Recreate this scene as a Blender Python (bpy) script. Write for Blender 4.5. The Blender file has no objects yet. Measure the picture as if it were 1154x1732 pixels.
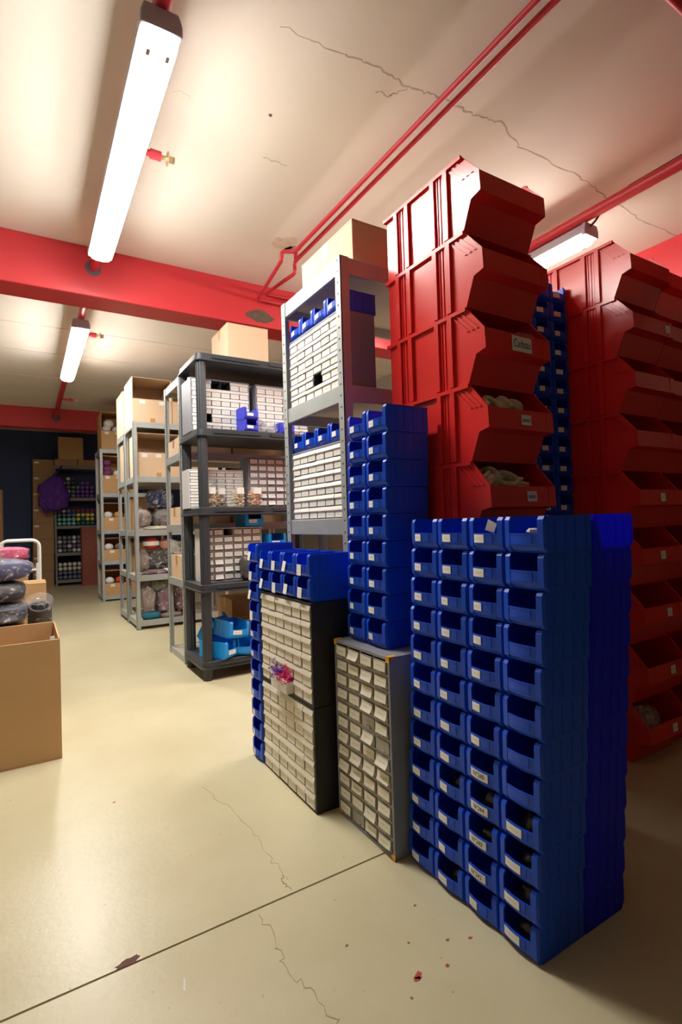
import bpy, math, random
from mathutils import Vector, Matrix, noise
random.seed(7)
PI = math.pi
sc = bpy.context.scene
COL = sc.collection

# ------------------------------------------------------------------ camera, world, exposure
def make_camera():
    yaw, pitch, roll, h = .545585, .018469, -.030293, .95
    f = Vector((math.sin(yaw)*math.cos(pitch), math.cos(yaw)*math.cos(pitch), math.sin(pitch)))
    r0 = Vector((math.cos(yaw), -math.sin(yaw), 0)); u0 = r0.cross(f)
    r = r0*math.cos(roll) + u0*math.sin(roll); u = -r0*math.sin(roll) + u0*math.cos(roll)
    cd = bpy.data.cameras.new('camera'); cd.sensor_fit = 'VERTICAL'; cd.sensor_height = 36
    cd.lens = 879.58/1732*36; cd.clip_start = .02; cd.clip_end = 60
    co = bpy.data.objects.new('camera', cd); COL.objects.link(co)
    m = Matrix((r, u, -f)).transposed().to_4x4(); m.translation = (0, 0, h)
    co.matrix_world = m; sc.camera = co
make_camera()
w = bpy.data.worlds.new('world'); sc.world = w; w.use_nodes = True
w.node_tree.nodes['Background'].inputs[0].default_value = (.9, .85, .8, 1)
w.node_tree.nodes['Background'].inputs[1].default_value = .02
sc.view_settings.view_transform = 'Standard'; sc.view_settings.look = 'None'
sc.view_settings.gamma = 1; sc.view_settings.use_curve_mapping = False
sc.view_settings.exposure = 2.35
LAMP = 17.0          # radiance of the fluorescent diffusers

# ------------------------------------------------------------------ materials
MATS = {}
def mat(name, col, rough=.5, metal=0, var=.08, scale=8, bump=0, bscale=60, spec=.5, trans=0, emit=0, coat=0, translucent=0):
    if name in MATS: return MATS[name]
    m = bpy.data.materials.new(name); m.use_nodes = True; MATS[name] = m
    nt = m.node_tree; N = nt.nodes; L = nt.links; p = N['Principled BSDF']
    p.inputs['Roughness'].default_value = rough; p.inputs['Metallic'].default_value = metal
    p.inputs['Specular IOR Level'].default_value = spec
    p.inputs['Transmission Weight'].default_value = trans
    p.inputs['Coat Weight'].default_value = coat
    p.inputs['Base Color'].default_value = (*col, 1)
    if var:
        tc = N.new('ShaderNodeTexCoord'); nz = N.new('ShaderNodeTexNoise'); nz.inputs['Scale'].default_value = scale
        nz.inputs['Detail'].default_value = 4
        mx = N.new('ShaderNodeMix'); mx.data_type = 'RGBA'
        mx.inputs[6].default_value = (*[c*(1-var) for c in col], 1)
        mx.inputs[7].default_value = (*[min(1, c*(1+var)) for c in col], 1)
        L.new(tc.outputs['Object'], nz.inputs['Vector']); L.new(nz.outputs['Fac'], mx.inputs[0]); L.new(mx.outputs[2], p.inputs['Base Color'])
    if bump:
        tc2 = N.new('ShaderNodeTexCoord'); n2 = N.new('ShaderNodeTexNoise'); n2.inputs['Scale'].default_value = bscale; n2.inputs['Detail'].default_value = 5
        b = N.new('ShaderNodeBump'); b.inputs['Strength'].default_value = bump; b.inputs['Distance'].default_value = .004
        L.new(tc2.outputs['Object'], n2.inputs['Vector']); L.new(n2.outputs['Fac'], b.inputs['Height']); L.new(b.outputs['Normal'], p.inputs['Normal'])
    if emit:
        p.inputs['Emission Color'].default_value = (1, .955, .88, 1); p.inputs['Emission Strength'].default_value = emit
    if translucent:
        tr = N.new('ShaderNodeBsdfTranslucent'); tr.inputs[0].default_value = (*col, 1)
        ms = N.new('ShaderNodeMixShader'); ms.inputs[0].default_value = translucent
        L.new(p.outputs[0], ms.inputs[1]); L.new(tr.outputs[0], ms.inputs[2]); L.new(ms.outputs[0], N['Material Output'].inputs['Surface'])
    return m

def film(name, tint=(.95, .95, .95), op=.22, rough=.18):
    """clear crumpled plastic film: mostly transparent, glossy, with highlights painted as pale streaks"""
    if name in MATS: return MATS[name]
    m = bpy.data.materials.new(name); m.use_nodes = True; MATS[name] = m
    nt = m.node_tree; N = nt.nodes; L = nt.links
    p = N['Principled BSDF']; p.inputs['Base Color'].default_value = (*tint, 1); p.inputs['Roughness'].default_value = rough
    t = N.new('ShaderNodeBsdfTransparent'); t.inputs[0].default_value = (*[.5+.5*c for c in tint], 1)
    ms = N.new('ShaderNodeMixShader'); tc = N.new('ShaderNodeTexCoord'); nz = N.new('ShaderNodeTexNoise')
    nz.inputs['Scale'].default_value = 16; nz.inputs['Detail'].default_value = 5; nz.inputs['Distortion'].default_value = 2.2
    mr = N.new('ShaderNodeMapRange'); mr.inputs[1].default_value = .54; mr.inputs[2].default_value = .72
    mr.inputs[3].default_value = op*.5; mr.inputs[4].default_value = min(1, op*4)
    b = N.new('ShaderNodeBump'); b.inputs['Strength'].default_value = .9; b.inputs['Distance'].default_value = .02
    L.new(tc.outputs['Object'], nz.inputs['Vector']); L.new(nz.outputs['Fac'], mr.inputs[0]); L.new(mr.outputs[0], ms.inputs[0])
    L.new(nz.outputs['Fac'], b.inputs['Height']); L.new(b.outputs['Normal'], p.inputs['Normal'])
    L.new(t.outputs[0], ms.inputs[1]); L.new(p.outputs[0], ms.inputs[2]); L.new(ms.outputs[0], N['Material Output'].inputs['Surface'])
    return m

def printed(name, paper, ink, lo=.38, hi=.62, sx=70):
    """paper with one illegible line of small print"""
    m = mat(name, paper, .7, var=0); nt = m.node_tree; N = nt.nodes; L = nt.links; p = N['Principled BSDF']
    tc = N.new('ShaderNodeTexCoord'); sp = N.new('ShaderNodeSeparateXYZ'); L.new(tc.outputs['Generated'], sp.inputs[0])
    a = N.new('ShaderNodeMath'); a.operation = 'GREATER_THAN'; a.inputs[1].default_value = lo; L.new(sp.outputs['Z'], a.inputs[0])
    b = N.new('ShaderNodeMath'); b.operation = 'LESS_THAN'; b.inputs[1].default_value = hi; L.new(sp.outputs['Z'], b.inputs[0])
    nz = N.new('ShaderNodeTexNoise'); nz.noise_dimensions = '1D'; nz.inputs['Scale'].default_value = sx/4; L.new(sp.outputs['X'], nz.inputs['W'])
    g = N.new('ShaderNodeMath'); g.operation = 'GREATER_THAN'; g.inputs[1].default_value = .52; L.new(nz.outputs['Fac'], g.inputs[0])
    e = N.new('ShaderNodeMath'); e.operation = 'GREATER_THAN'; e.inputs[1].default_value = .16; L.new(sp.outputs['X'], e.inputs[0])
    f = N.new('ShaderNodeMath'); f.operation = 'LESS_THAN'; f.inputs[1].default_value = .84; L.new(sp.outputs['X'], f.inputs[0])
    cur = a
    for o in (b, g, e, f):
        q = N.new('ShaderNodeMath'); q.operation = 'MULTIPLY'; L.new(cur.outputs[0], q.inputs[0]); L.new(o.outputs[0], q.inputs[1]); cur = q
    mx = N.new('ShaderNodeMix'); mx.data_type = 'RGBA'; mx.inputs[6].default_value = (*paper, 1); mx.inputs[7].default_value = (*ink, 1)
    L.new(cur.outputs[0], mx.inputs[0]); L.new(mx.outputs[2], p.inputs['Base Color'])
    return m

BLUE = mat('blue bin plastic', (.006, .090, .76), .34, var=.05, translucent=.15)
ULTRA = mat('ultramarine bin plastic', (.014, .024, .97), .36, var=.03, translucent=.45)
VIOLET = mat('violet blue bin plastic', (.05, .06, .66), .36, var=.05, translucent=.08)
SKY = mat('sky blue bin plastic', (.010, .30, .80), .36, var=.05)
RED = mat('red bin plastic', (.84, .034, .030), .25, var=.04, translucent=.14, spec=.7)
REDP = mat('red paint', (.60, .035, .045), .42, var=.10, scale=3, bump=.25, bscale=25)
PIPE = mat('red pipe paint', (.55, .03, .045), .38, var=.12, scale=9)
PAPER = mat('white paper', (.82, .80, .76), .75, var=.03)
PRINT = printed('printed paper', (.86, .82, .72), (.62, .57, .49))
PRINTW = printed('white printed paper', (.84, .83, .80), (.60, .58, .57))
INK = mat('dark ink', (.03, .03, .05), .7, var=0)
CARD = mat('cardboard', (.56, .34, .155), .82, var=.10, scale=5, bump=.12, bscale=40)
CARDL = mat('pale cardboard', (.68, .50, .33), .82, var=.07, scale=5, bump=.10, bscale=40)
CARDD = mat('brown cardboard', (.40, .245, .12), .85, var=.12, scale=5, bump=.12, bscale=40)
TAPE = mat('parcel tape', (.50, .27, .10), .35, var=.05)
STEEL = mat('grey rack steel', (.42, .45, .45), .42, .25, var=.14, scale=14, bump=.08)
STEELD = mat('slate rack steel', (.30, .31, .35), .45, .2, var=.10, scale=14)
SLOT = mat('dark slot', (.10, .10, .11), .8, var=0)
BOARD = mat('rack board', (.48, .42, .33), .8, var=.12)
DARKPL = mat('charcoal shelf plastic', (.030, .035, .041), .5, var=.10, scale=20, bump=.15, bscale=120)
BLACK = mat('black cabinet', (.012, .012, .014), .55, var=.2, scale=60, bump=.15, bscale=200)
GREYCAB = mat('slate grey cabinet', (.25, .26, .30), .5, var=.06, scale=40)
GREYFR = mat('grey cabinet face', (.34, .32, .28), .5, var=.06)
LIGHTCAB = mat('pale grey cabinet', (.62, .62, .62), .5, var=.05)
DRAWER = mat('clear drawer plastic', (.74, .70, .60), .28, var=.05, spec=.6)
DRAWERW = mat('white drawer plastic', (.80, .78, .74), .28, var=.04, spec=.6)
DRAWERS = mat('smoky drawer plastic', (.36, .34, .29), .22, var=.08, spec=.6)
DARKIN = mat('dark inside', (.03, .028, .03), .7, var=0)
ORANGE = mat('orange corner', (.85, .40, .02), .45, var=.04)
WHITE = mat('white enamel', (.80, .81, .80), .3, var=.03)
RUST = mat('rust brown panel', (.28, .075, .05), .6, var=.25, scale=25)
GLASS = film('clear jar plastic', (.9, .92, .92), .07, .06)
FILM = film('clear film', op=.17)
FILMW = film('cloudy film', (.95, .95, .95), .38, .2)
PURPF = film('purple film', (.30, .12, .60), .30, .15)

# ------------------------------------------------------------------ mesh builder
class B:
    def __init__(s): s.v = []; s.f = []; s.m = []
    def add(s, vs, fs, m=0):
        o = len(s.v); s.v += [tuple(v) for v in vs]; s.f += [tuple(i+o for i in f) for f in fs]; s.m += [m]*len(fs); return s
    def box(s, x0, y0, z0, x1, y1, z1, m=0):
        return s.add([(x0,y0,z0),(x1,y0,z0),(x1,y1,z0),(x0,y1,z0),(x0,y0,z1),(x1,y0,z1),(x1,y1,z1),(x0,y1,z1)],
              [(0,3,2,1),(4,5,6,7),(0,1,5,4),(1,2,6,5),(2,3,7,6),(3,0,4,7)], m)
    def prism(s, poly, axis, a, b, m=0):
        n = len(poly); P = []
        for t in (a, b):
            for p, q in poly: P.append({'x': (t, p, q), 'y': (p, t, q), 'z': (p, q, t)}[axis])
        F = [tuple(range(n))[::-1], tuple(range(n, 2*n))] + [(i, (i+1) % n, n+(i+1) % n, n+i) for i in range(n)]
        return s.add(P, F, m)
    def loft(s, rings, m=0, caps=True, closed=True):
        n = len(rings[0]); P = [p for r in rings for p in r]; F = []
        for k in range(len(rings)-1):
            for i in range(n if closed else n-1):
                j = (i+1) % n; F.append((k*n+i, k*n+j, (k+1)*n+j, (k+1)*n+i))
        if caps: F += [tuple(range(n))[::-1], tuple(range((len(rings)-1)*n, len(rings)*n))]
        return s.add(P, F, m)
    def tube(s, path, r, n=10, m=0, closed=False):
        pts = [Vector(p) for p in path]; rings = []; prev = None
        for i, p in enumerate(pts):
            a = pts[i-1] if i else p; b = pts[i+1] if i < len(pts)-1 else p
            d = (b-a).normalized(); ref = prev or (Vector((0,0,1)) if abs(d.z) < .9 else Vector((1,0,0)))
            u = d.cross(ref).cross(d).normalized(); v = d.cross(u); prev = u
            rings.append([p + (u*math.cos(2*PI*k/n) + v*math.sin(2*PI*k/n))*r for k in range(n)])
        return s.loft(rings, m)
    def lathe(s, prof, n=20, c=(0,0), m=0):
        return s.loft([[(c[0]+r*math.cos(2*PI*k/n), c[1]+r*math.sin(2*PI*k/n), z) for k in range(n)] for r, z in prof], m)
    def ell(s, c, r, nu=14, nv=9, p=1.0, amp=0, seed=0, fr=3, m=0):
        rings = []
        for j in range(nv+1):
            ph = -PI/2 + PI*j/nv; ph = max(-PI/2+.02, min(PI/2-.02, ph)); ring = []
            for k in range(nu):
                th = 2*PI*k/nu
                f = lambda q: math.copysign(abs(q)**p, q)
                d = Vector((f(math.cos(ph))*f(math.cos(th)), f(math.cos(ph))*f(math.sin(th)), f(math.sin(ph))))
                q = 1 + (amp*noise.noise(d*fr + Vector((seed*7.1, seed*3.3, seed))) if amp else 0)
                ring.append((c[0]+d.x*r[0]*q, c[1]+d.y*r[1]*q, c[2]+d.z*r[2]*q))
            rings.append(ring)
        return s.loft(rings, m)
    def grid(s, fn, nu, nv, m=0):
        P = [fn(i/nu, j/nv) for j in range(nv+1) for i in range(nu+1)]
        return s.add(P, [(j*(nu+1)+i, j*(nu+1)+i+1, (j+1)*(nu+1)+i+1, (j+1)*(nu+1)+i) for j in range(nv) for i in range(nu)], m)
    def mesh(s, name, mats, smooth=False):
        me = bpy.data.meshes.new(name); me.from_pydata(s.v, [], s.f); me.polygons.foreach_set('material_index', s.m)
        for q in (mats if isinstance(mats, (list, tuple)) else [mats]): me.materials.append(q)
        if smooth:
            me.polygons.foreach_set('use_smooth', [True]*len(me.polygons)); me.update()
            try: me.set_sharp_from_angle(angle=math.radians(38))
            except Exception: pass
        me.update(); return me
    def build(s, name, mats, parent=None, smooth=False, bevel=0):
        return link(name, s.mesh(name, mats, smooth), parent, bevel)

def link(name, me, parent=None, bevel=0, loc=None, rz=0):
    o = bpy.data.objects.new(name, me); COL.objects.link(o)
    if parent: o.parent = parent
    if loc is not None: o.location = loc
    if rz: o.rotation_euler.z = rz
    if bevel:
        b = o.modifiers.new('bevel', 'BEVEL'); b.width = bevel; b.segments = 2; b.limit_method = 'ANGLE'; b.angle_limit = math.radians(50)
    return o
def tag(o, label, cat, group=None):
    o['label'] = label; o['category'] = cat
    if group: o['group'] = group
    return o
def empty(name, label, cat, loc=(0,0,0), rz=0, group=None):
    o = bpy.data.objects.new(name, None); COL.objects.link(o); o.location = loc; o.rotation_euler.z = rz; o.empty_display_size = .05
    return tag(o, label, cat, group)
def put(o, loc, rz=0, rx=0, ry=0): o.location = loc; o.rotation_euler = (rx, ry, rz); return o
def structure(o): o['kind'] = 'structure'; return o
def dup(root, loc=None, rz=None, label=None, group=None, parent=None):
    r = root.copy(); COL.objects.link(r)
    if parent: r.parent = parent
    if loc is not None: r.location = loc
    if rz is not None: r.rotation_euler.z = rz
    if label: r['label'] = label
    if group: r['group'] = group
    for ch in root.children: dup(ch, parent=r)
    return r
ORD = 'top second third fourth fifth sixth seventh eighth ninth tenth eleventh twelfth thirteenth fourteenth fifteenth sixteenth seventeenth eighteenth nineteenth twentieth twenty-first twenty-second twenty-third twenty-fourth'.split()
def nth(i, n):
    if i == 0: return 'topmost'
    if i == n-1: return 'bottom'
    return ORD[i] + ' from top'
def lettering(text, size, width=None):
    cu = bpy.data.curves.new('txt', 'FONT'); cu.body = text; cu.size = size; cu.align_x = 'CENTER'; cu.align_y = 'CENTER'; cu.extrude = .0001
    o = bpy.data.objects.new('txt', cu); COL.objects.link(o)
    me = bpy.data.meshes.new_from_object(o.evaluated_get(bpy.context.evaluated_depsgraph_get()))
    bpy.data.objects.remove(o); bpy.data.curves.remove(cu)
    me.materials.clear(); me.materials.append(INK)
    me.transform(Matrix.Rotation(PI/2, 4, 'X'))          # stands upright, reads from -Y
    if width:
        xs = [v.co.x for v in me.vertices]; k = width/max(1e-6, max(xs)-min(xs)); me.transform(Matrix.Diagonal((k, 1, 1, 1)))
    return me

# ------------------------------------------------------------------ the room
CEIL = 2.71; XL, XR, YB, YF = -3.0, 3.75, -3.0, 10.6
def floor_mat():
    m = mat('floor paint', (.68, .61, .39), .3, var=0); nt = m.node_tree; N = nt.nodes; L = nt.links; p = N['Principled BSDF']
    tc = N.new('ShaderNodeTexCoord'); a = N.new('ShaderNodeTexNoise'); a.inputs['Scale'].default_value = 1.6; a.inputs['Detail'].default_value = 8; a.inputs['Roughness'].default_value = .6
    cr = N.new('ShaderNodeValToRGB'); e = cr.color_ramp.elements
    e[0].position = .3; e[0].color = (.56, .50, .31, 1); e[1].position = .65; e[1].color = (.66, .61, .41, 1)
    s = N.new('ShaderNodeTexNoise'); s.inputs['Scale'].default_value = 55; s.inputs['Detail'].default_value = 2
    r2 = N.new('ShaderNodeValToRGB'); r2.color_ramp.elements[0].position = .22; r2.color_ramp.elements[0].color = (.5, .43, .33, 1); r2.color_ramp.elements[1].position = .27; r2.color_ramp.elements[1].color = (1, 1, 1, 1)
    mu = N.new('ShaderNodeMix'); mu.data_type = 'RGBA'; mu.blend_type = 'MULTIPLY'; mu.inputs[0].default_value = .7
    L.new(tc.outputs['Object'], a.inputs['Vector']); L.new(tc.outputs['Object'], s.inputs['Vector']); L.new(a.outputs['Fac'], cr.inputs[0]); L.new(s.outputs['Fac'], r2.inputs[0])
    L.new(cr.outputs[0], mu.inputs[6]); L.new(r2.outputs[0], mu.inputs[7]); L.new(mu.outputs[2], p.inputs['Base Color'])
    rr = N.new('ShaderNodeMapRange'); rr.inputs[3].default_value = .22; rr.inputs[4].default_value = .42; L.new(a.outputs['Fac'], rr.inputs[0]); L.new(rr.outputs[0], p.inputs['Roughness'])
    b = N.new('ShaderNodeBump'); b.inputs['Strength'].default_value = .12; b.inputs['Distance'].default_value = .004; L.new(s.outputs['Fac'], b.inputs['Height']); L.new(b.outputs[0], p.inputs['Normal'])
    return m
FLOOR = floor_mat()
PLASTER = mat('ceiling plaster', (.78, .71, .63), .8, var=.10, scale=1.3, bump=.3, bscale=9)
WALLC = mat('cream wall', (.34, .29, .24), .8, var=.06, scale=2)
NAVY = mat('navy wall', (.035, .058, .15), .7, var=.25, scale=2)
CRACK = mat('crack', (.10, .075, .05), .95, var=0)
CRACKC = mat('ceiling crack', (.50, .43, .35), .95, var=.3, scale=30)
floor = structure(B().box(XL, YB, -.10, XR, YF, -.012).build('floor', CRACK))
JY = 1.236
for y0, y1 in ((YB, JY-.003), (JY+.003, YF)):
    B().box(XL, y0, -.012, XR, y1, 0).build('floor_slab', FLOOR, floor)
def ribbon(name, pts, w, z, mt, parent, thick=.0006, jit=.01, seg=6, seed=1):
    """a thin ragged line lying on (or under) a slab"""
    rnd = random.Random(seed); P = []
    for (a, b) in zip(pts, pts[1:]):
        for k in range(seg):
            t = k/seg; P.append(Vector((a[0]+(b[0]-a[0])*t + rnd.uniform(-jit, jit), a[1]+(b[1]-a[1])*t + rnd.uniform(-jit, jit), 0)))
    P.append(Vector((pts[-1][0], pts[-1][1], 0))); b = B(); rings = []
    for i, p in enumerate(P):
        d = (P[min(i+1, len(P)-1)] - P[max(i-1, 0)]).normalized(); n = Vector((-d.y, d.x, 0))*w*rnd.uniform(.4, 1.2)
        rings.append([(p.x-n.x, p.y-n.y, z), (p.x+n.x, p.y+n.y, z), (p.x+n.x, p.y+n.y, z+thick), (p.x-n.x, p.y-n.y, z+thick)])
    return b.loft(rings).build(name, mt, parent)
ribbon('floor_crack', [(.54,1.912),(.568,1.705),(.585,1.535),(.577,1.404),(.584,1.29)], .0012, 0, mat('hairline', (.44,.38,.24), .9, var=0), floor, seed=3)
ribbon('floor_crack', [(.474,1.225),(.47,1.105),(.454,1.041),(.474,.97),(.493,.873),(.52,.76)], .0014, 0, mat('hairline', (.3,.25,.15), .9), floor, seed=4)
ribbon('floor_scratch', [(.573,1.25),(.566,1.285),(.577,1.315)], .001, 0, mat('rust line', (.25,.11,.05), .9), floor, jit=.004, seed=5)
ribbon('floor_scratch', [(.262,1.105),(.270,1.135)], .0018, 0, PAPER, floor, jit=.001, seed=6)
SPOT = mat('dried red paint', (.42, .05, .05), .6, var=.2); SPOTD = mat('old brown stain', (.16, .07, .06), .8, var=.3, scale=30); SPOTB = mat('rusty speck', (.32, .12, .06), .8, var=.2)
def splat(x, y, rx, ry, mt, seed, rot=0):
    rnd = random.Random(seed); n = 16; ph = [rnd.uniform(.7, 1.25) for _ in range(n)]; P = []
    for k in range(n):
        a = 2*PI*k/n; u, v = rx*ph[k]*math.cos(a), ry*ph[k]*math.sin(a)
        P.append((x+u*math.cos(rot)-v*math.sin(rot), y+u*math.sin(rot)+v*math.cos(rot)))
    B().prism(P, 'z', 0, .0007).build('paint_spot', mt, floor)
splat(.684, .872, .011, .007, SPOT, 1, .6); splat(.676, .868, .007, .006, SPOT, 2); splat(.751, .858, .005, .004, SPOT, 3)
splat(.845, .884, .005, .004, SPOT, 4); splat(.804, 1.03, .004, .003, SPOTB, 5); splat(.798, .908, .0045, .0035, SPOTB, 6)
splat(.176, 1.246, .030, .011, SPOTD, 7, .15); splat(.247, 1.983, .005, .004, SPOTB, 8); splat(.72, .95, .003, .003, SPOTB, 9)
splat(.64, .84, .003, .003, SPOTB, 10); splat(.60, 1.02, .004, .003, SPOTB, 11)

ceiling = structure(B().box(XL, YB, CEIL, XR, YF, CEIL+.12).build('ceiling', PLASTER))
edges = [3.75, 4.40, 5.05, 5.81, 6.74, 7.36, 7.95, 8.45]
for a, b in zip(edges, edges[1:]):
    B().box(XL, a+.007, CEIL-.018, XR, b-.007, CEIL).build('ceiling_panel', PLASTER, ceiling)
ribbon('plaster_crack', [(1.06,1.614),(1.23,1.598),(1.36,1.616),(1.50,1.591),(1.70,1.587),(1.85,1.56),(2.04,1.622),(2.50,1.618),(2.79,1.655),(3.16,1.68),(3.65,1.674)], .004, CEIL-.0008, CRACKC, ceiling, jit=.008, seg=9, seed=9)
ribbon('plaster_crack', [(.80,1.63),(1.06,1.614)], .002, CEIL-.0008, CRACKC, ceiling, jit=.012, seg=10, seed=12)
ribbon('plaster_crack', [(1.003,2.276),(1.13,2.272)], .003, CEIL-.0008, CRACKC, ceiling, jit=.008, seed=10)
ribbon('plaster_crack', [(1.36,1.616),(1.33,1.68),(1.26,1.70)], .003, CEIL-.0008, CRACKC, ceiling, jit=.01, seed=11)
def patch(x, y, r, mt, seed):
    rnd = random.Random(seed); n = 18
    P = [(x+r*rnd.uniform(.6, 1.2)*math.cos(2*PI*k/n), y+r*rnd.uniform(.6, 1.2)*math.sin(2*PI*k/n)) for k in range(n)]
    B().prism(P, 'z', CEIL-.0012, CEIL).build('damp_stain', mt, ceiling)
patch(1.42, 2.93, .085, mat('damp stain', (.66, .55, .42), .9, var=.25, scale=22), 3)
patch(1.50, 2.97, .05, mat('flaked plaster', (.40, .30, .21), .9, var=.5, scale=30), 4)
patch(.93, 2.02, .008, CRACK, 5); patch(.575, 2.11, .035, mat('pale patch', (.78, .72, .62), .8, var=.02), 6)

structure(B().box(XL-.12, YB, 0, XL, YF, CEIL).build('wall_left', WALLC))
structure(B().box(XR, YB, 0, XR+.12, YF, CEIL).build('wall_right', WALLC))
structure(B().box(XL, YB-.12, 0, XR, YB, CEIL).build('wall_back', WALLC))
structure(B().box(XL, YF, 0, XR, YF+.12, CEIL).build('wall_front', NAVY))
def beam(n, y0, y1, z0):
    b = B(); rnd = random.Random(n); nx = 60
    for k in range(nx):                                     # slightly uneven hand-painted concrete
        pass
    b.box(XL, y0, z0, XR, y1, CEIL)
    return structure(b.build('trim_%d' % n, REDP, bevel=.006))
tb1 = beam(1, 3.53, 3.75, 2.40); tb2 = beam(2, 8.45, 8.68, 2.41)
structure(B().box(3.58, YB, 2.42, XR, 3.53, CEIL).build('trim_3', REDP, bevel=.006))
def beam_hole(x, z, y, r, parent, mt=SLOT, wob=0, sx=1):
    b = B(); rnd = random.Random(int(x*100)); n = 16
    P = [(x+sx*r*(1+rnd.uniform(-wob, wob))*math.cos(2*PI*k/n), z+r*(1+rnd.uniform(-wob, wob))*math.sin(2*PI*k/n)) for k in range(n)]
    return b.prism(P, 'y', y-.002, y).build('pipe_hole', mt, parent)
beam_hole(.385, 2.575, 3.53, .045, tb1, wob=.15); beam_hole(.395, 2.57, 8.45, .06, tb2, wob=.1)
hole = beam_hole(1.50, 2.475, 3.53, .045, tb1, mat('broken plaster', (.12, .09, .06), .95, var=.6, scale=35, bump=1, bscale=40), wob=.2, sx=2.2)

# ------------------------------------------------------------------ pipes
def pipe_clamp(b, x, y, z, r):
    b.lathe([(.001, 0)], 3) if False else None
main = empty('sprinkler_pipe', 'red sprinkler main running along the ceiling above the two left tube lights', 'pipe', (.39, 0, 2.58))
B().tube([(0, YB+.01, 0), (0, 8.47, 0)], .027, 14).build('pipe_run', PIPE, main, True)
for y in (2.32, 4.77, 7.30):
    b = B().tube([(0, y, 0), (.13, y, -.0)], .013, 10); b.tube([(.10, y, 0), (.145, y, 0)], .020, 10)
    br = b.build('branch', PIPE, main, True)
    h = B().tube([(.145, y, 0), (.175, y, 0)], .009, 8); h.tube([(.172, y, 0), (.176, y, 0)], .030, 12); h.box(.176, y-.002, -.016, .20, y+.002, .016); h.tube([(.198, y, 0), (.203, y, 0)], .014, 10)
    h.build('sprinkler_head', mat('brass', (.55, .42, .25), .35, .8), br, True)
b = B()
def bend(pts, r=.04, n=5):
    out = [Vector(pts[0])]
    for a, p, c in zip(pts, pts[1:], pts[2:]):
        a, p, c = map(Vector, (a, p, c)); u = (a-p).normalized(); v = (c-p).normalized(); q = min(r, (a-p).length*.45, (c-p).length*.45)
        for k in range(n+1):
            t = k/n; out.append((p+u*q)*(1-t)**2 + p*2*t*(1-t) + (p+v*q)*t*t)
    out.append(Vector(pts[-1])); return out
t1 = B().tube(bend([(1.535, YB+.01, 2.66), (1.535, 3.02, 2.66), (1.535, 3.02, 2.585), (1.535, 3.505, 2.64), (2.6, 3.505, 2.64)], .03), .0125, 10).build('heating_pipe', PIPE, None, True)
tag(t1, 'thin red ceiling pipe, left of the pair, kinked at the beam', 'pipe', None)
t2 = B().tube(bend([(1.475, YB+.01, 2.655), (1.475, 2.89, 2.655), (1.40, 2.93, 2.655), (1.40, 2.93, 2.60), (1.47, 3.50, 2.585), (2.6, 3.50, 2.585)], .03), .0125, 10).build('heating_pipe', PIPE, None, True)
tag(t2, 'thin red ceiling pipe, the right one of the pair, nearer the red bin tower', 'pipe', None)
B().tube([(1.535, 3.0, 2.66), (1.535, 3.0, CEIL)], .014, 8).build('hanger', PIPE, t1, True)
B().box(1.525, .4, 2.66, 1.545, .43, CEIL).build('clip', PIPE, t1); B().box(1.465, .4, 2.66, 1.485, .43, CEIL).build('clip', PIPE, t2)
rp = empty('sprinkler_pipe', 'thick red pipe with a black cable above the right tube light', 'pipe', (2.66, 0, 2.585))
B().tube([(0, YB+.01, 0), (0, 3.55, 0)], .030, 14).build('pipe_run', PIPE, rp, True)
B().tube([(-.005, YB+.02, .034), (0, 1.0, .036), (.004, 1.45, .034), (.03, 1.60, .022), (.035, 1.66, -.03), (.03, 1.69, -.05)], .006, 8).build('cable', BLACK, rp, True)
tag(B().tube([(1.70, .83, 2.62), (XR-.16, .83, 2.62)], .02, 12).build('sprinkler_pipe', PIPE, None, True), 'red cross pipe cut by the upper right corner of the photo', 'pipe')

# ------------------------------------------------------------------ fluorescent lights
LAMPM = mat('fluorescent diffuser', (.9, .9, .88), .3, var=0, emit=LAMP)
HOUS = mat('lilac grey housing', (.42, .38, .44), .45, var=.05)
def tube_light(label, loc, hangers):
    L_ = 1.56
    o = empty('tube_light', label, 'lamp', loc)
    B().prism([(-.062, -.007), (.062, -.007), (.062, .020), (.05, .05), (-.05, .05), (-.062, .020)], 'y', .0, L_).build('housing', HOUS, o, bevel=.006)
    prof = [(.060, -.004), (.059, -.020), (.046, -.038), (.022, -.046), (-.022, -.046), (-.046, -.038), (-.059, -.020), (-.060, -.004)]
    rings = []
    for y, k in ((.004, .78), (.02, .96), (.045, 1.0), (L_-.045, 1.0), (L_-.02, .96), (L_-.004, .78)):
        rings.append([(x*k, y, .010+(z-.010)*k) for x, z in prof])
    B().loft(rings).build('diffuser', LAMPM, o, True)
    for sx in (-1, 1):
        B().box(sx*.03-.006, .045, -.047, sx*.03+.006, .07, -.0455).build('clip', HOUS, o)
    b = B().prism([(-.064, -.016), (.064, -.016), (.064, .02), (.053, .054), (-.053, .054), (-.064, .02)], 'y', -.012, .012); b.build('end_cap', HOUS, o, bevel=.006)
    B().prism([(-.064, -.016), (.064, -.016), (.064, .02), (.053, .054), (-.053, .054), (-.064, .02)], 'y', L_-.012, L_+.012).build('end_cap', HOUS, o, bevel=.006)
    for y in hangers:
        B().tube([(-.02, y, .05), (-.03, y, .085)], .003, 6).tube([(.02, y, .05), (.03, y, .085)], .003, 6).build('hanger', STEEL, o)
    return o
tube_light('near fluorescent tube light hanging at upper left under red pipe', (.385, 1.62, 2.50), (.3, 1.26))
tube_light('farther fluorescent tube light beyond the thick red beam', (.385, 4.38, 2.50), (.3, 1.26))
tube_light('fluorescent tube light glowing between the two red bin towers', (2.70, 1.70, 2.50), (.12, 1.4))

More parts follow.
